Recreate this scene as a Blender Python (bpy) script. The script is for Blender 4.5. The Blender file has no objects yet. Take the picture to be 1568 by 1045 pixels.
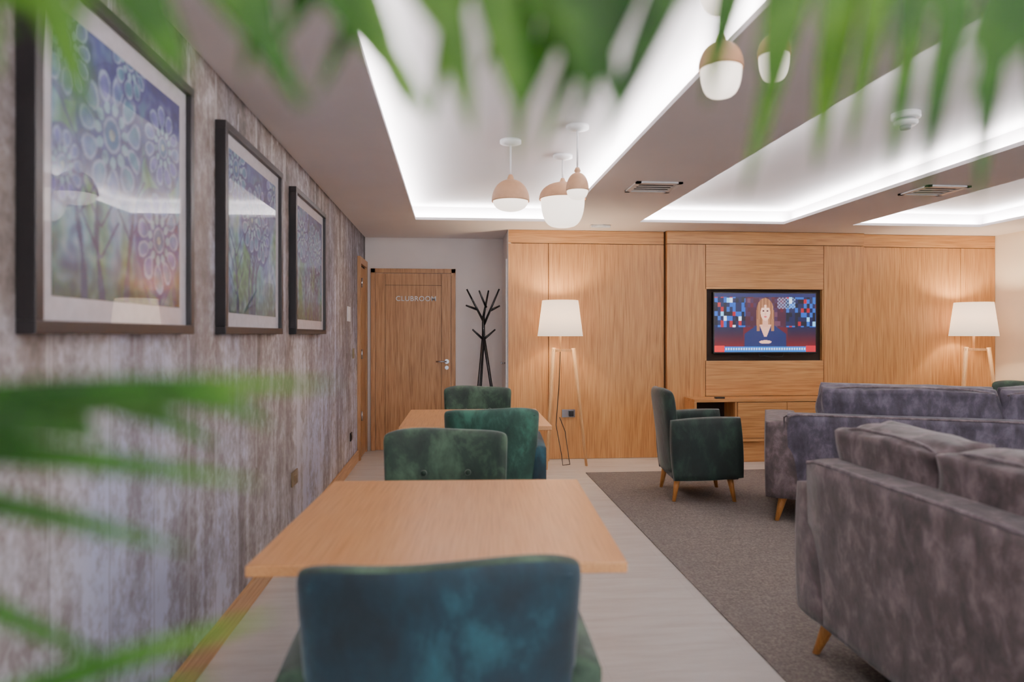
import bpy, bmesh, math, random
from mathutils import Vector, Matrix, noise
random.seed(11)
C = bpy.context.scene.collection

# ------------------------------------------------------------------ helpers
def s2l(c):
    return tuple(((x/255.0)/12.92 if x/255.0 <= .04045 else ((x/255.0+.055)/1.055)**2.4) for x in c)
def nt(name):
    m = bpy.data.materials.new(name); m.use_nodes = True
    n = m.node_tree; b = n.nodes['Principled BSDF']
    return m, n, b
def mat(name, rgb, rough=.5, metal=0, emis=None, estr=0, sheen=0, coat=0, noise_amt=.06, scale=30):
    m, n, b = nt(name)
    c = s2l(rgb)
    tc = n.nodes.new('ShaderNodeTexCoord'); nz = n.nodes.new('ShaderNodeTexNoise')
    nz.inputs['Scale'].default_value = scale; nz.inputs['Detail'].default_value = 4
    n.links.new(tc.outputs['Object'], nz.inputs['Vector'])
    r = n.nodes.new('ShaderNodeValToRGB')
    r.color_ramp.elements[0].position = .3; r.color_ramp.elements[1].position = .7
    r.color_ramp.elements[0].color = tuple(x*(1-noise_amt) for x in c)+(1,)
    r.color_ramp.elements[1].color = tuple(min(1, x*(1+noise_amt)) for x in c)+(1,)
    n.links.new(nz.outputs['Fac'], r.inputs['Fac']); n.links.new(r.outputs['Color'], b.inputs['Base Color'])
    b.inputs['Roughness'].default_value = rough; b.inputs['Metallic'].default_value = metal
    b.inputs['Sheen Weight'].default_value = sheen; b.inputs['Coat Weight'].default_value = coat
    if coat: b.inputs['Coat Roughness'].default_value = .02
    if emis:
        b.inputs['Emission Color'].default_value = s2l(emis)+(1,); b.inputs['Emission Strength'].default_value = estr
    return m
def wood(name, dark, mid, light, axis='Z', rough=.42, scale=1.0, ring=.06):
    m, n, b = nt(name)
    tc = n.nodes.new('ShaderNodeTexCoord')
    def mp(s_across, s_along):
        q = n.nodes.new('ShaderNodeMapping')
        sc = [s_across]*3; sc['XYZ'.index(axis)] = s_along
        q.inputs['Scale'].default_value = sc
        n.links.new(tc.outputs['Object'], q.inputs['Vector']); return q
    a = mp(2.6*scale, .22*scale); f = mp(70*scale, 1.8*scale)
    n1 = n.nodes.new('ShaderNodeTexNoise'); n1.inputs['Scale'].default_value = 2.2; n1.inputs['Detail'].default_value = 3
    n1.inputs['Distortion'].default_value = .3
    n2 = n.nodes.new('ShaderNodeTexNoise'); n2.inputs['Scale'].default_value = 2; n2.inputs['Detail'].default_value = 4
    n.links.new(a.outputs[0], n1.inputs['Vector']); n.links.new(f.outputs[0], n2.inputs['Vector'])
    w = n.nodes.new('ShaderNodeMath'); w.operation = 'MULTIPLY'; w.inputs[1].default_value = 46
    n.links.new(n1.outputs['Fac'], w.inputs[0])
    sn = n.nodes.new('ShaderNodeMath'); sn.operation = 'SINE'; n.links.new(w.outputs[0], sn.inputs[0])
    m1 = n.nodes.new('ShaderNodeMath'); m1.operation = 'MULTIPLY_ADD'; m1.inputs[1].default_value = ring
    n.links.new(sn.outputs[0], m1.inputs[0]); n.links.new(n2.outputs['Fac'], m1.inputs[2])
    r = n.nodes.new('ShaderNodeValToRGB'); e = r.color_ramp.elements
    e[0].position = .25; e[0].color = s2l(dark)+(1,); e[1].position = .75; e[1].color = s2l(light)+(1,)
    k = e.new(.5); k.color = s2l(mid)+(1,)
    n.links.new(m1.outputs[0], r.inputs['Fac']); n.links.new(r.outputs['Color'], b.inputs['Base Color'])
    b.inputs['Roughness'].default_value = rough
    return m
def velvet(name, dark, mid, light, scale=7, sheen=.3, stretch=.6):
    m, n, b = nt(name)
    tc = n.nodes.new('ShaderNodeTexCoord')
    q = n.nodes.new('ShaderNodeMapping'); q.inputs['Scale'].default_value = (1, 1, stretch); q.inputs['Rotation'].default_value = (.3, .2, 0)
    n.links.new(tc.outputs['Object'], q.inputs['Vector'])
    n1 = n.nodes.new('ShaderNodeTexNoise'); n1.inputs['Scale'].default_value = scale; n1.inputs['Detail'].default_value = 6
    n1.inputs['Distortion'].default_value = .25; n1.inputs['Roughness'].default_value = .62
    n.links.new(q.outputs[0], n1.inputs['Vector'])
    r = n.nodes.new('ShaderNodeValToRGB'); e = r.color_ramp.elements
    e[0].position = .34; e[0].color = s2l(dark)+(1,); e[1].position = .68; e[1].color = s2l(light)+(1,)
    k = e.new(.5); k.color = s2l(mid)+(1,)
    n.links.new(n1.outputs['Fac'], r.inputs['Fac']); n.links.new(r.outputs['Color'], b.inputs['Base Color'])
    b.inputs['Roughness'].default_value = .75; b.inputs['Sheen Weight'].default_value = sheen
    b.inputs['Sheen Roughness'].default_value = .4
    bp = n.nodes.new('ShaderNodeBump'); bp.inputs['Strength'].default_value = .35; bp.inputs['Distance'].default_value = .014
    n.links.new(n1.outputs['Fac'], bp.inputs['Height']); n.links.new(bp.outputs[0], b.inputs['Normal'])
    return m
def group(name, loc=(0, 0, 0), rz=0):
    o = bpy.data.objects.new(name, None); C.objects.link(o); o.location = loc; o.rotation_euler = (0, 0, rz)
    o.empty_display_size = .1
    return o
def mk(name, bm, m, parent=None, loc=(0, 0, 0), smooth=False, rot=None):
    me = bpy.data.meshes.new(name); bm.to_mesh(me); bm.free()
    o = bpy.data.objects.new(name, me); C.objects.link(o)
    if m: me.materials.append(m)
    o.location = loc
    if rot: o.rotation_euler = rot
    if parent: o.parent = parent
    if smooth:
        for p in me.polygons: p.use_smooth = True
    return o
def box(name, lo, hi, m, parent=None, bev=0, seg=2, rot=None):
    bm = bmesh.new(); bmesh.ops.create_cube(bm, size=1)
    s = [hi[i]-lo[i] for i in range(3)]; c = [(hi[i]+lo[i])/2 for i in range(3)]
    for v in bm.verts: v.co = Vector([v.co[i]*s[i] for i in range(3)])
    if rot is None:
        for v in bm.verts: v.co += Vector(c)
        loc = (0, 0, 0)
    else: loc = c
    if bev: bmesh.ops.bevel(bm, geom=bm.edges[:], offset=bev, segments=seg, affect='EDGES', profile=.5)
    return mk(name, bm, m, parent, loc, smooth=bool(bev) and seg > 2, rot=rot)
def tube(name, p0, p1, r0, r1, m, parent=None, seg=14, flat=False):
    p0 = Vector(p0); p1 = Vector(p1); d = p1-p0
    bm = bmesh.new(); bmesh.ops.create_cone(bm, cap_ends=True, segments=seg, radius1=r0, radius2=r1, depth=d.length)
    q = d.to_track_quat('Z', 'Y').to_matrix().to_4x4()
    bmesh.ops.transform(bm, matrix=Matrix.Translation((p0+p1)/2) @ q, verts=bm.verts)
    if flat:
        for v in bm.verts:
            if (v.co-p0).length < (v.co-p1).length: v.co.z = p0.z
    for f in bm.faces: f.smooth = len(f.verts) == 4
    return mk(name, bm, m, parent)
def lathe(name, prof, m, parent=None, loc=(0, 0, 0), seg=40):
    bm = bmesh.new(); rings = []
    for r, z in prof:
        rings.append([bm.verts.new((max(r, 1e-4)*math.cos(2*math.pi*i/seg), max(r, 1e-4)*math.sin(2*math.pi*i/seg), z)) for i in range(seg)])
    for a, b in zip(rings, rings[1:]):
        for i in range(seg): bm.faces.new((a[i], a[(i+1) % seg], b[(i+1) % seg], b[i]))
    bmesh.ops.remove_doubles(bm, verts=bm.verts, dist=2e-4)
    bmesh.ops.recalc_face_normals(bm, faces=bm.faces)
    return mk(name, bm, m, parent, loc, smooth=True)
def wire(name, pts, r, m, parent=None, cyclic=False):
    cu = bpy.data.curves.new(name, 'CURVE'); cu.dimensions = '3D'; cu.bevel_depth = r; cu.bevel_resolution = 3
    sp = cu.splines.new('POLY'); sp.points.add(len(pts)-1)
    for i, p in enumerate(pts): sp.points[i].co = (*p, 1)
    sp.use_cyclic_u = cyclic
    o = bpy.data.objects.new(name, cu); C.objects.link(o); cu.materials.append(m)
    if parent: o.parent = parent
    return o
def puff(name, c, s, m, parent, k=.4, rot=(0, 0, 0), n=14, wob=.0):
    bm = bmesh.new(); bmesh.ops.create_cube(bm, size=2)
    bmesh.ops.subdivide_edges(bm, edges=bm.edges[:], cuts=n, use_grid_fill=True)
    for v in bm.verts:
        x, y, z = v.co
        sx = x*math.sqrt(max(0, 1-y*y/2-z*z/2+y*y*z*z/3)); sy = y*math.sqrt(max(0, 1-x*x/2-z*z/2+x*x*z*z/3)); sz = z*math.sqrt(max(0, 1-x*x/2-y*y/2+x*x*y*y/3))
        p = Vector((x+(sx-x)*k, y+(sy-y)*k, z+(sz-z)*k))
        w = noise.noise(Vector((x*1.7, y*1.7, z*1.7))+Vector(c)*3)*wob
        v.co = Vector((p.x*s[0]/2*(1+w), p.y*s[1]/2*(1+w*3), p.z*s[2]/2*(1+w)))
    return mk(name, bm, m, parent, c, smooth=True, rot=rot)

# ------------------------------------------------------------------ materials
M_ceil = mat('ceiling_paint', (236, 231, 233), .8, noise_amt=.015, scale=3)
M_tray = mat('tray_paint', (238, 235, 238), .8, noise_amt=.01, scale=3)
M_white = mat('white_wall_paint', (240, 233, 231), .8, noise_amt=.02, scale=4)
M_cream = mat('cream_wall_paint', (242, 228, 208), .8, noise_amt=.02, scale=4)
M_oakV = wood('oak_veneer_vertical', (160, 108, 58), (196, 141, 84), (213, 162, 104), 'Z')
M_oakH = wood('oak_veneer_horizontal', (164, 112, 60), (200, 145, 87), (216, 166, 108), 'X')
M_door = wood('oak_door', (140, 96, 58), (180, 134, 90), (200, 156, 112), 'Z', scale=1.3)
M_table = wood('oak_table', (200, 138, 84), (222, 160, 102), (232, 176, 120), 'Y', rough=.3, scale=1.2, ring=.03)
M_leg = wood('oak_leg', (180, 112, 50), (204, 138, 70), (218, 156, 88), 'Z', scale=2)
M_lampwood = wood('ash_lamp', (206, 156, 100), (222, 174, 120), (234, 190, 140), 'Z', scale=2)
M_base = wood('oak_skirting', (170, 124, 80), (196, 152, 106), (210, 168, 124), 'Y')
M_gap = mat('dark_gap', (40, 26, 16), .9)
M_oak_shade = mat('oak_painted_shade', (110, 72, 36), .8)  # oak darkened so the shadow seam beside the unit is in its colour
M_dark = mat('black_frame', (22, 18, 20), .4)
M_black = mat('black_metal', (14, 14, 17), .35)
M_steel = mat('steel', (190, 190, 195), .25, 1)
M_plastic = mat('white_plastic', (238, 238, 240), .4)
M_plastic_shade = mat('plastic_painted_shade', (130, 130, 134), .5)
M_brass = mat('brushed_brass', (150, 135, 105), .35, .8)
M_mount = mat('mount_card', (228, 226, 234), .6, coat=1)
M_teal = velvet('velvet_teal', (3, 25, 34), (6, 44, 56), (32, 86, 96), 6)
M_teal2 = velvet('velvet_tealgreen', (10, 44, 34), (20, 62, 50), (52, 102, 84), 9)
M_green = velvet('velvet_green', (13, 31, 21), (25, 48, 34), (64, 90, 68), 9)
M_dkgreen = velvet('velvet_dark_green', (4, 17, 13), (8, 27, 21), (28, 54, 43), 9)
M_sofa = velvet('velvet_mauve', (48, 38, 38), (74, 61, 62), (120, 104, 106), 14)
M_sofa2 = velvet('velvet_slate', (47, 42, 53), (70, 64, 77), (106, 100, 115), 14)
M_pipe = velvet('velvet_piping', (70, 59, 62), (98, 86, 90), (130, 117, 120), 20)

# mural wallpaper : board marked concrete print
M_mural, n, b = nt('mural_wallpaper')
tc = n.nodes.new('ShaderNodeTexCoord')
def nzs(scale3, sc, det=5, dist=0, rough=.6):
    q = n.nodes.new('ShaderNodeMapping'); q.inputs['Scale'].default_value = scale3
    n.links.new(tc.outputs['Object'], q.inputs['Vector'])
    t = n.nodes.new('ShaderNodeTexNoise'); t.inputs['Scale'].default_value = sc; t.inputs['Detail'].default_value = det
    t.inputs['Distortion'].default_value = dist; t.inputs['Roughness'].default_value = rough
    n.links.new(q.outputs[0], t.inputs['Vector']); return t.outputs['Fac']
def math_(op, a, b_, c=None):
    q = n.nodes.new('ShaderNodeMath'); q.operation = op
    for i, x in enumerate((a, b_, c)):
        if x is None: continue
        if isinstance(x, (int, float)): q.inputs[i].default_value = x
        else: n.links.new(x, q.inputs[i])
    return q.outputs[0]
def ramp(src, stops):
    r = n.nodes.new('ShaderNodeValToRGB'); e = r.color_ramp.elements
    e[0].position = stops[0][0]; e[0].color = s2l(stops[0][1])+(1,)
    e[1].position = stops[-1][0]; e[1].color = s2l(stops[-1][1])+(1,)
    for p, c in stops[1:-1]:
        k = e.new(p); k.color = s2l(c)+(1,)
    n.links.new(src, r.inputs['Fac']); return r.outputs['Color']
def mixc(f, a, b_, mode='MIX'):
    q = n.nodes.new('ShaderNodeMix'); q.data_type = 'RGBA'; q.blend_type = mode
    if isinstance(f, (int, float)): q.inputs[0].default_value = f
    else: n.links.new(f, q.inputs[0])
    for i, x in ((6, a), (7, b_)):
        if isinstance(x, tuple): q.inputs[i].default_value = s2l(x)+(1,)
        else: n.links.new(x, q.inputs[i])
    return q.outputs[2]
big = nzs((1, 1.5, .5), 1.8, 3, .3)
streak = nzs((1, 5, .3), 1.8, 3, .1)
speck = nzs((1, 1, .9), 30, 4, .1)
blot = nzs((1, 1, .8), 8, 7, .5, .66)
sep = n.nodes.new('ShaderNodeSeparateXYZ'); n.links.new(tc.outputs['Object'], sep.inputs[0])
yy = math_('MULTIPLY_ADD', blot, .05, math_('MULTIPLY', sep.outputs['Y'], 3.4))
wn = n.nodes.new('ShaderNodeTexWhiteNoise'); wn.noise_dimensions = '1D'
n.links.new(math_('FLOOR', yy, None), wn.inputs['W'])
v = math_('MULTIPLY_ADD', streak, .45, math_('MULTIPLY', big, .55))
v = math_('MULTIPLY_ADD', math_('SUBTRACT', speck, .5), .36, v)
v = math_('MULTIPLY_ADD', math_('SUBTRACT', blot, .5), .55, v)
v = math_('MULTIPLY_ADD', math_('SUBTRACT', wn.outputs['Value'], .5), .09, v)
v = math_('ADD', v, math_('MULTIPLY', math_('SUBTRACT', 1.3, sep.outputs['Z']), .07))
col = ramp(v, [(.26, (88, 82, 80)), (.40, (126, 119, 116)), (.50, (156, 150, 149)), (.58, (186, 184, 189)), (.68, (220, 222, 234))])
jn = math_('ABSOLUTE', math_('SUBTRACT', math_('FRACT', yy, None), .5), None)
jl = math_('MULTIPLY', math_('GREATER_THAN', jn, .46), math_('GREATER_THAN', nzs((1, 2, 1.3), 2.0, 3), .47))
col = mixc(math_('MULTIPLY', jl, .5), col, (226, 226, 234))
jd = math_('MULTIPLY', math_('GREATER_THAN', jn, .490), .5)
col = mixc(jd, col, (76, 72, 72))
cool = ramp(nzs((1, .9, .5), 1.3, 2), [(.42, (244, 236, 230)), (.64, (222, 227, 250))])
col = mixc(.8, col, cool, 'MULTIPLY')
n.links.new(col, b.inputs['Base Color']); b.inputs['Roughness'].default_value = .6

# floor
M_floor, n, b = nt('lvt_floor')
tc = n.nodes.new('ShaderNodeTexCoord')
g = nzs((.8, 5, 1), 3.0, 6, .3)
col = ramp(g, [(.3, (212, 205, 198)), (.5, (223, 218, 212)), (.7, (231, 227, 222))])
br = n.nodes.new('ShaderNodeTexBrick'); br.inputs['Scale'].default_value = 1
br.inputs['Brick Width'].default_value = 1.2; br.inputs['Row Height'].default_value = .3; br.inputs['Mortar Size'].default_value = .001
br.inputs['Color1'].default_value = (1, 1, 1, 1); br.inputs['Color2'].default_value = (.97, .968, .965, 1); br.inputs['Mortar'].default_value = (.86, .85, .84, 1)
n.links.new(tc.outputs['Object'], br.inputs['Vector'])
col = mixc(1.0, col, br.outputs['Color'], 'MULTIPLY')
n.links.new(col, b.inputs['Base Color']); b.inputs['Roughness'].default_value = .38
# carpet
M_carpet, n, b = nt('carpet_loop')
tc = n.nodes.new('ShaderNodeTexCoord')
f1 = nzs((1, 1, 1), 90, 3); f2 = nzs((1, 6, 1), 5, 3)
v = math_('MULTIPLY_ADD', math_('SUBTRACT', f2, .5), .2, f1)
col = ramp(v, [(.3, (80, 73, 68)), (.5, (102, 94, 88)), (.7, (127, 118, 111))])
n.links.new(col, b.inputs['Base Color']); b.inputs['Roughness'].default_value = .95

# ------------------------------------------------------------------ room shell
XL, XR, YB, YW, YF, H, HT = -.98, 6.0, 7.8, 7.08, -2.6, 2.4, 2.55
box('floor', (XL-.1, YF-.1, -.1), (XR+.1, YB+.1, 0), M_floor)
CZ = .0065
box('carpet', (1.25, YF+.02, 0), (XR-.02, 6.35, .006), M_carpet)
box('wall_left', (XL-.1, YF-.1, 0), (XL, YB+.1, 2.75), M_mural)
box('wall_right', (XR, YF-.1, 0), (XR+.1, YB+.1, 2.75), M_cream)
box('wall_back', (XL, YB, 0), (XR, YB+.1, 2.75), M_white)
bm = bmesh.new()
def addbox(bm, lo, hi):
    r = bmesh.ops.create_cube(bm, size=1)
    for v_ in r['verts']:
        v_.co = Vector([(v_.co[i]*(hi[i]-lo[i]))+(hi[i]+lo[i])/2 for i in range(3)])
fill_wins = [(-.4, 2.0), (3.0, 5.4)]  # unseen windows added behind the camera to brighten the room
addbox(bm, (XL, YF-.1, 0), (XR, YF, .8)); addbox(bm, (XL, YF-.1, 2.25), (XR, YF, 2.75))
for a_, b_2 in ((XL, -.4), (2.0, 3.0), (5.4, XR)): addbox(bm, (a_, YF-.1, .8), (b_2, YF, 2.25))
mk('wall_front', bm, M_white)
for i, (a_, b_2) in enumerate(fill_wins):
    g = group('fill_window_%d' % (i+1), ((a_+b_2)/2, YF, 1.525)); hw = (b_2-a_)/2
    for nm, lo, hi in (('sill', (-hw, -.1, -.725), (hw, .03, -.69)), ('head', (-hw, -.1, .69), (hw, 0, .725)), ('side_l', (-hw, -.1, -.69), (-hw+.04, 0, .69)), ('side_r', (hw-.04, -.1, -.69), (hw, 0, .69)), ('mullion', (-.025, -.09, -.69), (.025, -.02, .69))):
        box(nm, lo, hi, M_plastic, g)
    l = bpy.data.lights.new('fill_light', 'AREA'); l.shape = 'RECTANGLE'; l.size = 2.3; l.size_y = 1.38; l.energy = 66; l.color = (.88, .93, 1)  # area lamp added as fill light at each added window
    lo = bpy.data.objects.new('fill_light', l); C.objects.link(lo); lo.location = (0, -.13, 0); lo.rotation_euler = (math.pi/2, 0, 0); lo.parent = g
box('baseboard_left', (XL, YF, 0), (XL+.018, 7.15, .11), M_base, bev=.003)
box('baseboard_back', (.04, YB-.018, 0), (.56, YB, .11), M_base)
box('baseboard_right', (XR-.018, YF, 0), (XR, 7.0, .11), M_base)

# ceiling with three recessed cove trays
bm = bmesh.new()
trays = [(-.35, 1.04, -1.6, 6.55), (1.81, 3.27, -1.6, 6.50), (3.98, 5.34, -1.6, 6.50)]
xs = [XL, -.35, 1.04, 1.81, 3.27, 3.98, 5.34, XR]
for i in range(0, 8, 2): addbox(bm, (xs[i], YF, H), (xs[i+1], YB, H+.025))
for x0, x1, y0, y1 in trays:
    addbox(bm, (x0, y1, H), (x1, YB, H+.025)); addbox(bm, (x0, YF, H), (x1, y0, H+.025))
mk('ceiling', bm, M_ceil)
box('ceiling_upper', (XL, YF, HT), (XR, YB, HT+.05), M_tray)
S = .13
for i, (x0, x1, y0, y1) in enumerate(trays):
    bm = bmesh.new(); z0, z1 = H+.025, HT
    addbox(bm, (x0-S-.02, y0-S, z0), (x0-S, y1+S, z1)); addbox(bm, (x1+S, y0-S, z0), (x1+S+.02, y1+S, z1))
    addbox(bm, (x0-S, y1+S, z0), (x1+S, y1+S+.02, z1)); addbox(bm, (x0-S, y0-S-.02, z0), (x1+S, y0-S, z1))
    mk('trim_tray_%d' % (i+1), bm, M_tray)
M_led = bpy.data.materials.new('led_strip'); M_led.use_nodes = True
nn = M_led.node_tree; nn.nodes.clear()
em = nn.nodes.new('ShaderNodeEmission'); em.inputs['Color'].default_value = (1, .95, .94, 1); em.inputs['Strength'].default_value = 124
oo = nn.nodes.new('ShaderNodeOutputMaterial'); nn.links.new(em.outputs[0], oo.inputs[0])
for i, (x0, x1, y0, y1) in enumerate(trays):
    bm = bmesh.new(); z0, z1 = H+.026, H+.034; a, w = .06, .03
    addbox(bm, (x0-a-w, y0-a, z0), (x0-a, y1+a, z1)); addbox(bm, (x1+a, y0-a, z0), (x1+a+w, y1+a, z1))
    addbox(bm, (x0-a, y1+a, z0), (x1+a, y1+a+w, z1)); addbox(bm, (x0-a, y0-a-w, z0), (x1+a, y0-a, z1))
    mk('led_cove_light', bm, M_led)

# ------------------------------------------------------------------ panelled wood wall
g = group('wall_panelling')
XA = .576
box('side_return', (XA, YW+.002, 0), (XA+.03, YB, H), M_white, g)
box('core', (XA+.03, YW+.03, 0), (XR, YW+.06, H), M_gap, g)
def panel(nm, x0, x1, z0, z1, m, yf=YW, th=.03, gp=.003):
    box(nm, (x0+gp, yf, z0+gp), (x1-gp, yf+th, z1-gp), m, g, bev=.001, seg=1)
ZR = 2.26
panel('rail_a', XA, 2.238, ZR, H, M_oakH); panel('panel_a', XA, 1.0, 0, ZR, M_oakV); panel('panel_b', 1.0, 2.238, 0, ZR, M_oakV)
panel('rail_c', 4.44, XR, ZR, H, M_oakH); panel('panel_c', 4.44, 5.59, 0, ZR, M_oakV); panel('panel_d', 5.59, XR, 0, ZR, M_oakV)
YU = YW-.07
box('unit_core', (2.26, YU+.05, 0), (4.42, YW+.03, H), M_gap, g)
panel('unit_rail', 2.245, 4.43, ZR, H, M_oakH, YU); panel('unit_left', 2.245, 2.665, 0, ZR, M_oakV, YU); panel('unit_right', 3.97, 4.43, 0, ZR, M_oakV, YU)
box('unit_cheek_l', (2.248, YU+.03, 0), (2.26, YW+.03, H), M_oak_shade, g); box('unit_cheek_r', (4.42, YU+.03, 0), (4.43, YW+.03, H), M_oakV, g)  # left cheek carries the step's shadow as a darker oak colour
panel('unit_top', 2.665, 3.97, 1.785, ZR, M_oakH, YU); panel('unit_low', 2.665, 3.97, .65, 1.03, M_oakH, YU); panel('unit_base', 2.665, 3.97, .0, .65, M_oakH, YU)
box('niche_l', (2.66, YU+.001, 1.03), (2.675, YU+.05, 1.785), M_oakV, g); box('niche_r', (3.955, YU+.001, 1.03), (3.968, YU+.05, 1.785), M_oakV, g)

# media cabinet
g = group('media_cabinet', (3.2, 6.85, 0))
x0, x1, y0, y1 = -.77, .77, -.15, .155
box('top', (x0, y0, .62), (x1, y1, .65), M_oakH, g, bev=.003)
box('side_l', (x0, y0, .0), (x0+.025, y1, .62), M_oakV, g); box('side_r', (x1-.025, y0, .0), (x1, y1, .62), M_oakV, g)
box('bottom', (x0+.025, y0, .22), (x1-.025, y1, .25), M_oakH, g); box('back', (x0+.025, y1-.015, .25), (x1-.025, y1, .62), M_gap, g)
box('divider', (-.34, y0+.01, .25), (-.32, y1-.015, .62), M_oakV, g); box('shelf', (x0+.025, y0+.02, .42), (-.34, y1-.015, .437), M_oakH, g)
box('door_a', (-.315, y0-.004, .255), (.2, y0+.014, .615), M_oakH, g); box('door_b', (.206, y0-.004, .255), (x1-.028, y0+.014, .615), M_oakH, g)
lathe('knob', [(0, .0), (.014, .0), (.014, .01), (0, .012)], M_steel, g, (.15, y0-.02, .5))
box('plinth', (x0+.03, y0+.06, 0), (x1-.03, y0+.08, .22), M_oakH, g)
box('remote_control', (3.2-.53, 6.75, .651), (3.2-.43, 6.79, .668), M_black, bev=.004)

# ------------------------------------------------------------------ painted flat pictures (vertex coloured meshes)
def paint_mat(name, emis=0, coat=0, rough=.5):
    m, n_, b_ = nt(name)
    a = n_.nodes.new('ShaderNodeAttribute'); a.attribute_name = 'paint'
    if emis:
        n_.links.new(a.outputs['Color'], b_.inputs['Emission Color']); b_.inputs['Emission Strength'].default_value = emis
        b_.inputs['Base Color'].default_value = (.01, .01, .01, 1); b_.inputs['Roughness'].default_value = .25
    else:
        n_.links.new(a.outputs['Color'], b_.inputs['Base Color']); b_.inputs['Roughness'].default_value = rough
    b_.inputs['Coat Weight'].default_value = coat; b_.inputs['Coat Roughness'].default_value = .02
    return m
def painted(name, o, ux, uz, nx, nz, fn, m, parent):
    o = Vector(o); ux = Vector(ux); uz = Vector(uz)
    vs = []; cols = []
    for j in range(nz+1):
        for i in range(nx+1):
            s, t = i/nx, j/nz; vs.append(o+ux*s+uz*t); cols.append(fn(s, t))
    fs = [(j*(nx+1)+i, j*(nx+1)+i+1, (j+1)*(nx+1)+i+1, (j+1)*(nx+1)+i) for j in range(nz) for i in range(nx)]
    me = bpy.data.meshes.new(name); me.from_pydata(vs, [], fs)
    ca = me.color_attributes.new('paint', 'FLOAT_COLOR', 'POINT')
    flat = []
    for c in cols: flat += [*s2l(c), 1]
    ca.data.foreach_set('color', flat)
    me.materials.append(m); ob = bpy.data.objects.new(name, me); C.objects.link(ob); ob.parent = parent
    return ob
def lerp(a, b_, t):
    t = max(0, min(1, t)); return tuple(a[i]+(b_[i]-a[i])*t for i in range(3))
def ell(s, t, cx, cy, rx, ry): return ((s-cx)/rx)**2+((t-cy)/ry)**2 < 1
def tvfn(s, t):
    bx, bz = int(s*34), int(t*13+s*.3)
    r = random.Random(bx*71+bz*13+3); h = r.random()
    c = (6, 16, 58)
    if h < .26: c = (8, 70, 160)
    elif h < .30: c = (110, 184, 232)
    elif h < .40: c = (140, 12, 30)
    elif h < .62: c = (3, 6, 28)
    elif h < .64: c = (205, 218, 238)
    if abs(s-.5) < .2: c = lerp(c, (60, 14, 34), .85)
    if .74 < t < .93 and .62 < s < .8: c = lerp(c, (170, 205, 240), .5 if (int(s*60)+int(t*34)) % 2 else .1)
    if t < .42: c = lerp((90, 8, 22), (14, 12, 50), (t-.1)/.32 if s < .28 or s > .72 else .2)
    if t > .94: c = (16, 24, 74)
    if ell(s, t, .497, .72, .082, .2) or (abs(s-.497) < .088 and .42 < t < .72): c = (120, 74, 48) if (int(s*90)) % 3 else (146, 98, 66)
    if t < .47 and abs(s-.5) < .075+.13*min(1, (.47-t)/.16): c = (14, 28, 78)
    if t < .47 and .26 < t and abs(s-.5) < .012+.045*(t-.26)/.2: c = (205, 150, 130)
    if .42 < t < .56 and abs(s-.5) < .026: c = (196, 140, 120)
    if (.36 < t < .56) and (.055 < abs(s-.5) < .086): c = (134, 88, 60)
    if ell(s, t, .5, .67, .047, .135):
        c = (222, 168, 148)
        if ell(s, t, .48, .70, .011, .014) or ell(s, t, .52, .70, .011, .014): c = (50, 34, 34)
        if ell(s, t, .5, .60, .017, .013): c = (178, 70, 76)
        if ell(s, t, .5, .65, .006, .02): c = (196, 140, 120)
        if t > .755 and abs(s-.5) > .012: c = (134, 88, 62)
    if t < .2 and ell(s, t, .5, .17, .06, .03): c = (214, 160, 140)
    if t < .09: c = (14, 96, 180)
    if .03 < t < .07:
        c = (10, 50, 140)
        if .1 < s < .9 and int(s*120) % 3: c = (160, 196, 238)
    if t < .11 and s < .1: c = (200, 20, 30)
    if t < .11 and s > .9: c = (170, 20, 40)
    return c
g = group('television', (3.315, YU+.02, 1.43))
w, h = 1.14, .65
box('bezel', (-w/2, -.03, -h/2), (w/2, .028, h/2), M_black, g, bev=.004)
painted('screen', (-w/2+.012, -.0315, -h/2+.016), (w-.024, 0, 0), (0, 0, h-.028), 240, 136, tvfn, paint_mat('tv_screen', 2.3), g)
wire('tv_cable', [(-.06, 0, -.325), (-.05, -.01, -.36), (.0, -.01, -.352), (.08, -.01, -.365), (.2, -.01, -.36), (.22, 0, -.325)], .004, M_black, g)

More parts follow.
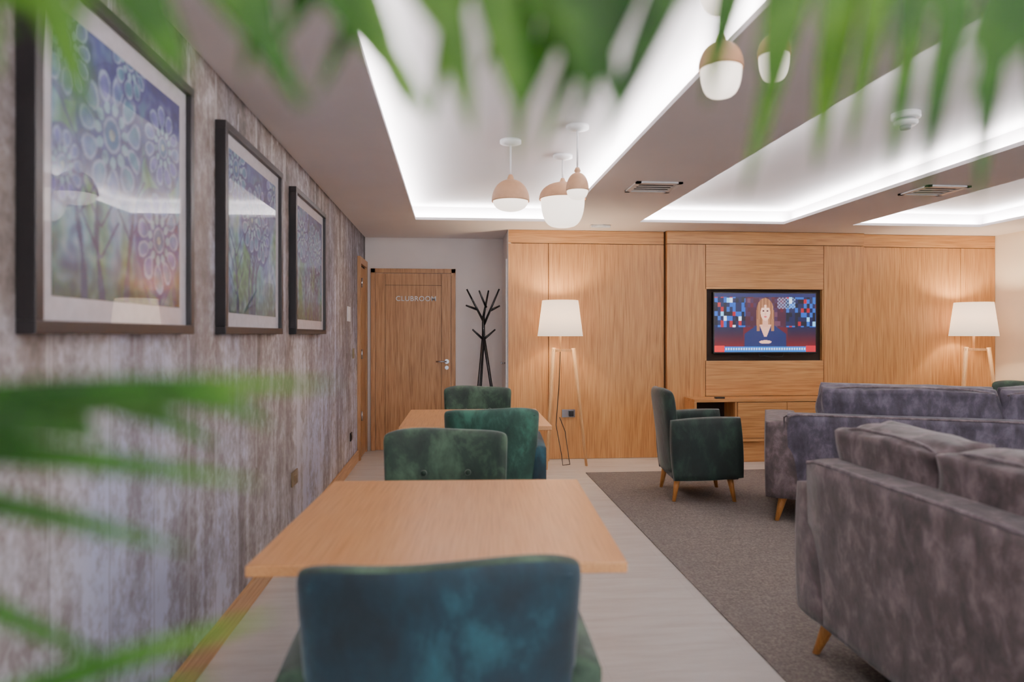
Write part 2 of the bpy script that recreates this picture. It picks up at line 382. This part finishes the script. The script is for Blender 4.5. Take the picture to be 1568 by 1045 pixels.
def artfn(seed):
    rr = random.Random(seed)
    fl = [(.38, .66, .25), (.78, .30, .22), (.82, .74, .19), (.08, .90, .18), (.52, 1.02, .15), (.06, .46, .13)] if seed == 1 else \
         [(rr.uniform(.05, .95), rr.uniform(.4, 1), rr.uniform(.15, .24)) for _ in range(6)]
    trunks = [(.16, .6), (.30, .45), (.52, .55), (.76, .1), (.92, .5)] if seed == 1 else [(rr.uniform(.1, .9), rr.uniform(.4, .7)) for _ in range(5)]
    def f(s, t):
        n1 = noise.fractal(Vector((s*3, t*3, seed*5.1)), 1, 2, 4); n2 = noise.fractal(Vector((s*5+9, t*2.5, seed*2.2)), 1, 2, 3)
        n3 = noise.noise(Vector((s*22, t*22, seed)))
        c = lerp((88, 150, 170), (160, 192, 222), .5+n1)
        c = lerp(c, (88, 142, 104), max(0, n2*1.9)); c = lerp(c, (96, 108, 180), max(0, -n2*1.4))
        if t < .25: c = lerp(c, (40, 72, 56), (.25-t)*3.4+n1*.6)
        if t > .62: c = lerp(c, (30, 42, 112), (t-.62)*2.4*(s+.3)+n1*.5)
        for x, top in trunks:
            ww = .013+.03*max(0, .25-t)+.004*math.sin(t*30)
            if t < top and abs(s-x-.03*math.sin(t*7+x*9)) < ww: c = lerp(c, (26, 52, 92), .85)
            for k in range(3):
                tb = top-.12*k-.05
                if tb < t < tb+.16 and abs(abs(s-x)-(t-tb)*.8) < .008: c = lerp(c, (28, 44, 96), .8)
        for x, y, r in fl:
            d = math.hypot(s-x, (t-y)*.88)*(1+.12*n1); an = math.atan2(t-y, s-x)+.15*n1
            if d < r:
                q = d/r; k = (an/(2*math.pi)*11+x*3) % 1-.5
                base = c; c = lerp(base, (34, 44, 112), .8)
                if q > .93: c = lerp(base, (34, 44, 112), .6)
                e1 = (k/.43)**2+((q-.68)/.23)**2
                if e1 < 1: c = (156, 178, 214) if e1 > .55 else lerp((84, 138, 168), (112, 118, 190), .5+n1*1.5)
                e2 = ((((k+.5) % 1)-.5)/.36)**2+((q-.38)/.09)**2
                if e2 < 1: c = (148, 190, 210)
                if q < .25: c = (150, 170, 206) if q > .20 else ((50, 96, 140) if q > .08 else (170, 190, 186))
        c = lerp(c, (222, 228, 244), max(0, n3*.45)); c = lerp(c, (20, 32, 76), max(0, -n3*.6))
        return c
    return f
M_art = paint_mat('art_print', 0, coat=1, rough=.5)
for seed, (ya, yb) in enumerate([(1.625, 2.575), (2.92, 3.88), (4.2, 5.18)], 1):
    g = group('framed_picture', (XL, (ya+yb)/2, 1.755))
    w = yb-ya; h = .89; f = .032; d = .045
    box('backing', (.001, -w/2+.01, -h/2+.01), (.02, w/2-.01, h/2-.01), M_dark, g)
    box('frame_bottom', (0.001, -w/2, -h/2), (d, w/2, -h/2+f), M_dark, g, bev=.002); box('frame_top', (0.001, -w/2, h/2-f), (d, w/2, h/2), M_dark, g, bev=.002)
    box('frame_a', (0.001, -w/2, -h/2+f), (d, -w/2+f, h/2-f), M_dark, g, bev=.002); box('frame_b', (0.001, w/2-f, -h/2+f), (d, w/2, h/2-f), M_dark, g, bev=.002)
    box('mount', (.02, -w/2+f, -h/2+f), (.026, w/2-f, h/2-f), M_mount, g)
    k = .06
    painted('print', (.0275, -w/2+f+k, -h/2+f+k), (0, w-2*f-2*k, 0), (0, 0, h-2*f-2*k), 220, 200, artfn(seed), M_art, g)

# ------------------------------------------------------------------ doors
g = group('door_1')
x0, x1 = -.915, .035
for nm, lo, hi in (('jamb_l', (x0, YB-.03, 0), (x0+.05, YB, 2.05)), ('jamb_r', (x1-.05, YB-.03, 0), (x1, YB, 2.05)), ('head', (x0, YB-.03, 2.0), (x1, YB, 2.05))):
    box(nm, lo, hi, M_door, g, bev=.003)
box('leaf', (x0+.053, YB-.022, .006), (x1-.053, YB-.001, 1.996), M_door, g)
for xx in (x0+.16, x1-.16): box('groove', (xx-.002, YB-.0235, .01), (xx+.002, YB-.0215, 1.99), M_gap, g)
box('groove_top', (x0+.16, YB-.0235, 1.86), (x1-.16, YB-.0215, 1.864), M_gap, g)
tube('rose', (x1-.1, YB-.022, 1.0), (x1-.1, YB-.034, 1.0), .026, .026, M_steel, g)
tube('handle_neck', (x1-.1, YB-.034, 1.0), (x1-.1, YB-.07, 1.0), .01, .01, M_steel, g)
tube('handle', (x1-.1, YB-.07, 1.0), (x1-.22, YB-.07, 1.0), .01, .01, M_steel, g)
tube('keyhole', (x1-.1, YB-.022, .93), (x1-.1, YB-.03, .93), .022, .022, M_steel, g)
tx = bpy.data.curves.new('sign_lettering', 'FONT'); tx.body = 'CLUBROOM'; tx.size = .078; tx.extrude = .002; tx.offset = .0008; tx.align_x = 'CENTER'; tx.materials.append(M_plastic); tx.space_character = 1.1
to = bpy.data.objects.new('sign_lettering', tx); C.objects.link(to); to.location = (-.41, YB-.026, 1.685); to.rotation_euler = (math.pi/2, 0, 0); to.parent = g
g = group('door_2')
box('jamb_near', (XL, 7.17, 0), (XL+.03, 7.24, 2.12), M_door, g); box('jamb_far', (XL, 7.72, 0), (XL+.03, 7.79, 2.12), M_door, g); box('head', (XL, 7.24, 2.05), (XL+.03, 7.72, 2.12), M_door, g)
box('opening', (XL+.0005, 7.24, .0), (XL+.004, 7.72, 2.05), M_gap, g)
box('leaf', (XL+.004, 7.34, .01), (XL+.02, 7.68, 2.02), M_door, g)
for z in (.4, 1.05, 1.8): tube('hinge', (XL+.03, 7.28, z), (XL+.03, 7.28, z+.1), .012, .012, M_steel, g)
g = group('door_3')
box('leaf', (XA-.014, 7.18, .01), (XA-.001, 7.72, 2.05), M_white, g); box('jamb', (XA-.02, 7.13, 0), (XA-.001, 7.175, 2.1), M_plastic, g)
tube('handle', (XA-.05, 7.28, 1.0), (XA-.05, 7.4, 1.0), .01, .01, M_steel, g); tube('neck', (XA-.014, 7.28, 1.0), (XA-.055, 7.28, 1.0), .01, .01, M_steel, g)

def plate(nm, y, z, m, w=.085, h=.085):
    g = group(nm, (XL, y, z)); box('plate', (.0005, -w/2, -h/2), (.01, w/2, h/2), m, g, bev=.002)
    box('rocker', (.009, -w/6, -h/5), (.014, w/6, h/5), m, g)
plate('light_switch', 6.55, 1.5, M_plastic, .16, .14); plate('light_switch', 6.85, 1.12, M_brass, .08, .1)
plate('wall_socket', 4.33, .42, M_brass, .15, .09); plate('wall_socket', 6.7, .32, M_black, .1, .08)
g = group('wall_socket', (1.21, YW, .48)); box('plate', (-.07, -.01, -.042), (.07, -.0005, .042), M_steel, g, bev=.002); box('plug', (0, -.05, -.03), (.05, -.01, .03), M_black, g, bev=.005)

# ------------------------------------------------------------------ ceiling fittings
def vent(x, y):
    g = group('ceiling_vent', (x, y, H)); w = .17
    for nm, lo, hi in (('rim_a', (-w, -w, -.012), (w, -w+.035, -.0005)), ('rim_b', (-w, w-.035, -.012), (w, w, -.0005)), ('rim_c', (-w, -w, -.012), (-w+.035, w, -.0005)), ('rim_d', (w-.035, -w, -.012), (w, w, -.0005))):
        box(nm, lo, hi, M_plastic, g)
    box('dark', (-w+.03, -w+.03, -.003), (w-.03, w-.03, -.0006), M_gap, g)
    for i in range(4):
        yy = -w+.07+i*.066; box('slat', (-w+.03, yy-.011, -.0075), (w-.03, yy+.011, -.0045), M_plastic, g)
vent(1.475, 4.93); vent(3.62, 4.86)
g = group('smoke_detector', (2.53, 3.62, HT))
lathe('base', [(0, -.001), (.075, -.001), (.075, -.03), (.062, -.034), (0, -.034)], M_plastic, g)
lathe('neck', [(0, -.033), (.05, -.033), (.05, -.05), (0, -.05)], M_plastic_shade, g)  # grey tone is painted shading on a white body
lathe('chamber', [(0, -.049), (.062, -.049), (.062, -.06), (.05, -.072), (0, -.073)], M_plastic, g)
lathe('sensor', [(0, -.072), (.03, -.072), (.026, -.092), (0, -.094)], M_plastic_shade, g)
g = group('motion_sensor', (1.47, 6.72, H)); lathe('base', [(0, -.0005), (.06, -.0005), (.06, -.02), (.0, -.03)], M_plastic, g); box('box', (-.1, -.03, -.03), (.1, .03, -.001), M_plastic, g, bev=.006)

M_glass = mat('opal_glass', (250, 244, 236), .3, emis=(255, 238, 222), estr=2.6)
M_cap = mat('beech_cap', (206, 160, 122), .5, noise_amt=.08, scale=20)
def pendant(x, y, R, ztop, zb, zbot, kind=0):
    g = group('pendant_lamp', (x, y, 0))
    lathe('canopy', [(0, HT-.0005), (.068, HT-.0005), (.068, HT-.02), (.01, HT-.032), (0, HT-.032)], M_plastic, g)
    tube('cord', (0, 0, HT-.03), (0, 0, ztop), .006, .006, M_plastic, g, 8)
    hh = ztop-zb; prof = [(0, ztop+.02), (.012, ztop+.02), (.02, ztop)]
    for i in range(1, 11):
        a = i/10*math.pi/2; prof.append((R*math.sin(a)**.9, zb+hh*math.cos(a)*.92))
    prof += [(R, zb-.008), (R-.004, zb-.008)]
    lathe('cap', prof, M_cap, g)
    hb = zb-zbot; prof = []
    for i in range(0, 11):
        a = i/10*math.pi/2; prof.append((R*.93*math.cos(a)**(.5 if kind else .8), zb-.004-hb*math.sin(a)))
    lathe('globe', prof, M_glass, g)
pendant(.37, 4.35, .121, 2.31, 2.165, 2.10); pendant(.76, 4.68, .163, 2.37, 2.25, 2.055, 1); pendant(.74, 4.01, .068, 2.28, 2.17, 2.112)
pendant(.88, 2.18, .072, 2.28, 2.19, 2.095, 1); pendant(.965, 1.98, .05, 2.22, 2.155, 2.075, 1); pendant(.80, 2.0, .06, 2.46, 2.36, 2.28)

# ------------------------------------------------------------------ floor lamps
M_shade = bpy.data.materials.new('lamp_shade_fabric'); M_shade.use_nodes = True
nn = M_shade.node_tree; bb = nn.nodes['Principled BSDF']; bb.inputs['Base Color'].default_value = s2l((245, 236, 224))+(1,); bb.inputs['Roughness'].default_value = .8
bb.inputs['Emission Color'].default_value = s2l((255, 238, 220))+(1,); bb.inputs['Emission Strength'].default_value = 1.3
tr = nn.nodes.new('ShaderNodeBsdfTranslucent'); tr.inputs['Color'].default_value = (.9, .8, .68, 1)
mx = nn.nodes.new('ShaderNodeMixShader'); mx.inputs[0].default_value = .4
nn.links.new(bb.outputs[0], mx.inputs[1]); nn.links.new(tr.outputs[0], mx.inputs[2]); nn.links.new(mx.outputs[0], nn.nodes['Material Output'].inputs[0])
M_bulb = mat('bulb', (255, 240, 220), .3, emis=(255, 214, 160), estr=20)
def lamp(x, y, rz):
    g = group('floor_lamp', (x, y, 0), rz)
    lathe('shade', [(.226, 1.29), (.18, 1.645), (.177, 1.645), (.223, 1.29), (.226, 1.29)], M_shade, g)
    lathe('bulb', [(0, 1.50), (.025, 1.49), (.035, 1.46), (.025, 1.42), (.015, 1.40), (0, 1.40)], M_bulb, g)
    tube('post', (0, 0, 1.14), (0, 0, 1.40), .012, .012, M_lampwood, g)
    for k in range(3):
        a = math.radians(90+120*k); c, s = math.cos(a), math.sin(a)
        tube('leg_%d' % (k+1), (.26*c, .26*s, .0), (.13*c, .13*s, 1.17), .013, .02, M_lampwood, g, flat=True)
        box('arm_%d' % (k+1), (0, -.013, 1.135), (.15, .013, 1.16), M_lampwood, g).rotation_euler = (0, 0, a)
        tube('spoke_%d' % (k+1), (0, 0, 1.29), (.223*c, .223*s, 1.292), .003, .003, M_steel, g, 6)
    l = bpy.data.lights.new('lamp_light', 'POINT'); l.energy = 34; l.color = (1, .76, .5); l.shadow_soft_size = .05
    lo = bpy.data.objects.new('lamp_light', l); C.objects.link(lo); lo.location = (0, 0, 1.53); lo.parent = g
    return g
g = lamp(1.07, 6.74, math.radians(20))
wire('cable', [(0, 0, 1.14), (.02, .06, .8), (-.02, .05, .4), (.03, .02, .08), (.0, -.05, .01), (.1, -.02, .008), (.16, .1, .02), (.18, .22, .3), (.16, .30, .44)], .004, M_black, g)
lamp(5.5, 6.78, math.radians(-10))

# ------------------------------------------------------------------ coat stand
g = group('coat_stand', (.335, 7.42, 0))
for k in range(3):
    a = math.radians(90+120*k+20)
    tube('leg_%d' % k, (.2*math.cos(a), .2*math.sin(a), 0), (0, 0, 1.3), .016, .017, M_black, g, flat=True)
tube('trunk', (0, 0, 1.2), (0, 0, 1.5), .02, .016, M_black, g)
for i, (bx, bz, tx_, ty, tz) in enumerate([(0, 1.45, -.18, .04, 1.80), (0, 1.4, .17, -.03, 1.80), (0, 1.5, .06, .1, 1.79), (-.075, 1.58, -.19, -.05, 1.62), (.08, 1.57, .18, .05, 1.62), (0, 1.25, -.12, -.05, 1.36), (0, 1.25, .13, .05, 1.36), (.03, 1.6, -.05, -.06, 1.78)]):
    tube('branch_%d' % i, (bx, 0, bz), (tx_, ty, tz), .014, .009, M_black, g)

# ------------------------------------------------------------------ chairs / tables / sofas
def chair(name, x, y, rz, m_in, m_out, m_body, z=0):
    g = group(name, (x, y, z), rz)
    nx, nz = 18, 12; bm = bmesh.new(); W = .275; z0, z1 = .20, .875; th = .085
    def P(i, j, k):
        s = i/nx*2-1; t = j/nz; z = z0+(z1-z0)*t
        z += -.022*abs(s)**6*t+.006*math.sin(s*3)*t
        yy = -.235-.075*t**1.2+.055*abs(s)**2.2
        edge = min(1, (1-abs(s))*9+.35); tt = min(1, (1-t)*7+.4)
        q = th/2*edge**.5*tt**.5
        return Vector((s*(W-.02+.03*t), yy+(q if k else -q), z))
    gr = [[[bm.verts.new(P(i, j, k)) for j in range(nz+1)] for i in range(nx+1)] for k in (0, 1)]
    for k in (0, 1):
        for i in range(nx):
            for j in range(nz): bm.faces.new((gr[k][i][j], gr[k][i+1][j], gr[k][i+1][j+1], gr[k][i][j+1]))
    rim = [(i, 0) for i in range(nx)]+[(nx, j) for j in range(nz)]+[(i, nz) for i in range(nx, 0, -1)]+[(0, j) for j in range(nz, 0, -1)]
    for (a, b1), (c, d) in zip(rim, rim[1:]+rim[:1]): bm.faces.new((gr[0][a][b1], gr[0][c][d], gr[1][c][d], gr[1][a][b1]))
    bmesh.ops.recalc_face_normals(bm, faces=bm.faces)
    o = mk('backrest', bm, m_out, g, smooth=True); o.data.materials.append(m_in)
    nf = nx*nz
    for idx, p in enumerate(o.data.polygons):
        if nf <= idx: p.material_index = 1
    md = o.modifiers.new('sub', 'SUBSURF'); md.levels = 1; md.render_levels = 2
    wire('piping', [P(i, nz, 0)+Vector((0, .003, -.034)) for i in range(1, nx)], .006, m_out, g)
    for sx in (-1, 1):
        a = puff('arm_%s' % ('l' if sx < 0 else 'r'), (sx*.285, .02, .415), (.085, .56, .49), m_body, g, k=.16, n=10)
        a.rotation_euler = (math.radians(3), 0, 0)
    puff('body', (0, .02, .27), (.54, .52, .2), m_body, g, k=.08, n=8)
    puff('seat', (0, .04, .40), (.50, .50, .14), m_in, g, k=.3, n=10)
    for xx in (-.1, .1): lathe('button', [(0, .01), (.012, .006), (.014, 0), (0, -.002)], m_in, g, (xx, -.235, .68)).rotation_euler = (-math.pi/2, 0, 0)
    for sx in (-1, 1):
        for sy in (-1, 1):
            tube('leg', (sx*.25, sy*.235+.01, .0), (sx*.235, sy*.2+.01, .2), .014, .026, M_leg, g, 12, flat=True)
    return g
chair('dining_chair', -.022, 1.62, 0, M_green, M_teal, M_green)
chair('dining_chair', -.03, 2.88, math.pi, M_green, M_green, M_green)
chair('dining_chair', .245, 4.30, math.radians(-3), M_teal2, M_teal2, M_teal)
chair('dining_chair', .21, 5.46, math.pi, M_green, M_green, M_green)
chair('armchair', 1.97, 5.42, math.radians(-96), M_dkgreen, M_dkgreen, M_dkgreen, CZ)
chair('armchair', 4.95, 5.6, math.radians(120), M_green, M_green, M_green, CZ)
chair('armchair', 2.95, 3.02, math.radians(80), M_dkgreen, M_dkgreen, M_dkgreen, CZ)

def table(x, y, rz):
    g = group('dining_table', (x, y, 0), rz)
    box('top', (-.465, -.48, .722), (.465, .48, .75), M_table, g, bev=.004)
    box('sub_frame', (-.25, -.04, .69), (.25, .04, .7215), M_black, g); box('sub_frame', (-.04, -.25, .69), (.04, .25, .7215), M_black, g)
    tube('column', (0, 0, .01), (0, 0, .70), .035, .035, M_black, g, 20)
    lathe('foot', [(0, 0), (.21, 0), (.21, .01), (.06, .025), (0, .025)], M_black, g)
table(-.01, 2.15, math.radians(-3)); table(.15, 4.62, math.radians(-1))

def sofa(x, y, rz, L, m, mc, mg, ztop, nC):
    g = group('sofa', (x, y, CZ), rz); D = .9; h = L/2
    puff('base', (0, .02, .29), (L-.1, D-.06, .24), m, g, k=.06, n=8)
    for sx in (-1, 1): puff('arm', (sx*(h-.115), .0, .43), (.23, D, .55), m, g, k=.14, n=12)
    b_ = puff('back', (0, -D/2+.09, (.155+ztop)/2), (L-.22, .17, ztop-.155), mc, g, k=.1, n=14); b_.rotation_euler = (math.radians(3), 0, 0)
    zz = ztop-.01; wire('piping_back', [(-h+.15, -D/2-.005, zz-.012), (-h+.2, -D/2, zz), (0, -D/2, zz+.003), (h-.2, -D/2, zz), (h-.15, -D/2-.005, zz-.012)], .008, M_pipe, g)
    wire('piping_side', [(-h+.125, -D/2+.03, .2), (-h+.125, -D/2+.015, zz-.02), (-h+.14, -D/2, zz-.01)], .006, M_pipe, g)
    cw = (L-2*mg)/nC
    for i in range(nC):
        cx = -h+mg+cw*(i+.5)
        puff('back_cushion_%d' % i, (cx, -D/2+.25, .705), (cw*1.03, .25, .51), mc, g, k=.22, rot=(math.radians(8), 0, 0), n=18, wob=.06)
        puff('seat_cushion_%d' % i, (cx, .10, .47), (cw*1.0 if mg > .2 else cw*.9, .66, .18), mc, g, k=.22, n=12)
        for dy in (-.085, .085):
            pts = []
            for k in range(25):
                u = k/24*2-1; pts.append((cx+u*cw*.475, -D/2+.218+dy, .944-.035*abs(u)**5))
            wire('cushion_piping', pts, .006, M_pipe, g)
    for sx in (-1, 1):
        for sy in (-1, 1): tube('leg', (sx*(h-.08), sy*(D/2-.07), .0), (sx*(h-.13), sy*(D/2-.12), .19), .015, .032, M_leg, g, 14, flat=True)
sofa(1.86, 1.75, math.radians(-90), 2.0, M_sofa, M_sofa, .15, .815, 3)
sofa(3.646, 4.374, math.radians(-25), 2.86, M_sofa, M_sofa2, .36, .76, 2)

# ------------------------------------------------------------------ palm in pot beside the camera
M_leaf, n, b = nt('palm_leaf')
tc = n.nodes.new('ShaderNodeTexCoord')
col = ramp(nzs((1, 1, 1), 9, 3), [(.3, (20, 60, 10)), (.48, (48, 98, 18)), (.68, (100, 146, 40))])
n.links.new(col, b.inputs['Base Color']); b.inputs['Roughness'].default_value = .55
tr = n.nodes.new('ShaderNodeBsdfTranslucent'); n.links.new(col, tr.inputs['Color'])
mx = n.nodes.new('ShaderNodeMixShader'); mx.inputs[0].default_value = .45
n.links.new(b.outputs[0], mx.inputs[1]); n.links.new(tr.outputs[0], mx.inputs[2]); n.links.new(mx.outputs[0], n.nodes['Material Output'].inputs[0])
M_stem = mat('palm_stem', (64, 100, 34), .5); M_pot = mat('ceramic_pot', (90, 88, 90), .4); M_soil = mat('soil', (50, 36, 28), .9, noise_amt=.4)
g = group('potted_palm', (-.42, -.32, 0))
GO = Vector((-.42, -.32, 0))
lathe('pot', [(0, .0), (.15, .0), (.2, .36), (.205, .38), (.185, .38), (.18, .34), (0, .34)], M_pot, g)
lathe('soil', [(0, .345), (.179, .345), (.179, .33), (0, .33)], M_soil, g)
LB = bmesh.new()
def leaf(p0, p1, w, droop=.02, nrm=(0, -1, .2)):
    p0 = Vector(p0)-GO; p1 = Vector(p1)-GO; d = (p1-p0); nn_ = Vector(nrm)
    side = d.cross(nn_).normalized(); N = 9; prev = None
    for i in range(N+1):
        t = i/N; c = p0.lerp(p1, t)+Vector((0, 0, droop*math.sin(t*math.pi)))
        ww = w/2*(min(1, t*5+.25))*(1-t**3)+.0004
        fold = d.cross(side).normalized()*ww*.3
        a, m_, b1 = LB.verts.new(c+side*ww+fold), LB.verts.new(c), LB.verts.new(c-side*ww+fold)
        if prev:
            LB.faces.new((prev[0], a, m_, prev[1])); LB.faces.new((prev[1], m_, b1, prev[2]))
        prev = (a, m_, b1)
def cat(P, t):
    n_ = len(P)-1; i = min(int(t*n_), n_-1); f = t*n_-i
    p = [Vector(P[max(0, min(n_, k))]) for k in (i-1, i, i+1, i+2)]
    return .5*((2*p[1])+(-p[0]+p[2])*f+(2*p[0]-5*p[1]+4*p[2]-p[3])*f*f+(-p[0]+3*p[1]-3*p[2]+p[3])*f**3)
def frond(P, t0, cnt, ln, w, dirs, jit=.25):
    wire('frond_stem', [cat(P, i/30)-GO for i in range(31)], .0035, M_stem, g)
    for i in range(cnt):
        t = t0+(1-t0)*i/(cnt-1); p = cat(P, t)
        for dvec in dirs:
            d = (Vector(dvec)+Vector((random.uniform(-jit, jit), random.uniform(-jit*.5, jit*.5), random.uniform(-jit*.4, jit*.4)))).normalized()
            L_ = ln*random.uniform(.72, 1.15)*(1-.25*abs(2*(t-t0)/(1-t0)-1)**2)
            leaf(p, p+d*L_, w*random.uniform(.8, 1.2), .004)
root = (-.42, -.32, .34)
# frond arching over the top of the view
frond([root, (-.50, -.15, 1.0), (-.34, .16, 1.52), (-.06, .31, 1.55), (.20, .34, 1.55), (.42, .32, 1.515)], .55, 30, .15, .019, [(-.25, .05, -1), (.3, .1, .8)], .22)
# closer frond along the top right
frond([root, (-.38, -.2, 1.1), (-.14, .1, 1.54), (.04, .22, 1.488), (.16, .24, 1.462), (.27, .24, 1.45)], .70, 10, .06, .016, [(.8, .1, -.02), (-.4, .1, -.6), (.6, .1, .5)], .25)
# closer frond over the top left
frond([root, (-.5, -.2, 1.0), (-.38, .12, 1.47), (-.22, .27, 1.485), (-.10, .30, 1.487), (.06, .31, 1.484)], .50, 22, .095, .017, [(.35, .05, -.7), (.4, .1, .8)], .25)
frond([root, (-.5, -.1, .8), (-.36, .2, 1.16), (-.27, .32, 1.27), (-.18, .33, 1.275), (-.12, .32, 1.28)], .72, 3, .06, .009, [(.8, .05, -.3)], .2)
for p0, p1, w in [((-.27, .31, 1.275), (-.05, .306, 1.288), .015), ((-.27, .31, 1.264), (-.085, .31, 1.244), .013), ((-.27, .31, 1.25), (-.115, .31, 1.215), .012),
                  ((-.27, .31, 1.22), (-.14, .30, 1.17), .012), ((-.26, .3, 1.13), (-.075, .3, 1.19), .013), ((-.22, .3, 1.12), (-.10, .3, 1.165), .012), ((-.29, .3, 1.28), (-.14, .3, 1.266), .018),
                  ((-.26, .3, 1.45), (-.13, .3, 1.455), .018), ((-.27, .3, 1.45), (-.2, .3, 1.40), .013), ((-.26, .3, 1.47), (-.11, .3, 1.466), .024), ((-.26, .3, 1.46), (-.145, .3, 1.442), .016), ((-.28, .3, 1.45), (-.18, .3, 1.435), .018)]:
    leaf(p0, p1, w, .004)
wire('frond_stem', [Vector(p)-GO for p in [root, (-.46, -.1, .7), (-.38, .16, 1.0), (-.29, .3, 1.14), (-.275, .31, 1.26), (-.28, .31, 1.36), (-.27, .3, 1.47)]], .0035, M_stem, g)
mk('leaflets', LB, M_leaf, g, smooth=True)

# ------------------------------------------------------------------ world + camera
w = bpy.data.worlds.new('world'); bpy.context.scene.world = w; w.use_nodes = True
w.node_tree.nodes['Background'].inputs[0].default_value = (.7, .8, 1, 1); w.node_tree.nodes['Background'].inputs[1].default_value = 1
cd = bpy.data.cameras.new('camera'); cam = bpy.data.objects.new('camera', cd); C.objects.link(cam)
cam.location = (0, 0, 1.31); cam.rotation_euler = (math.pi/2, 0, -math.radians(4.98))
cd.sensor_width = 36; cd.lens = 24; cd.shift_y = -.0067; cd.clip_start = .02
cd.dof.use_dof = True; cd.dof.focus_distance = 6.5; cd.dof.aperture_fstop = 1.9
bpy.context.scene.camera = cam
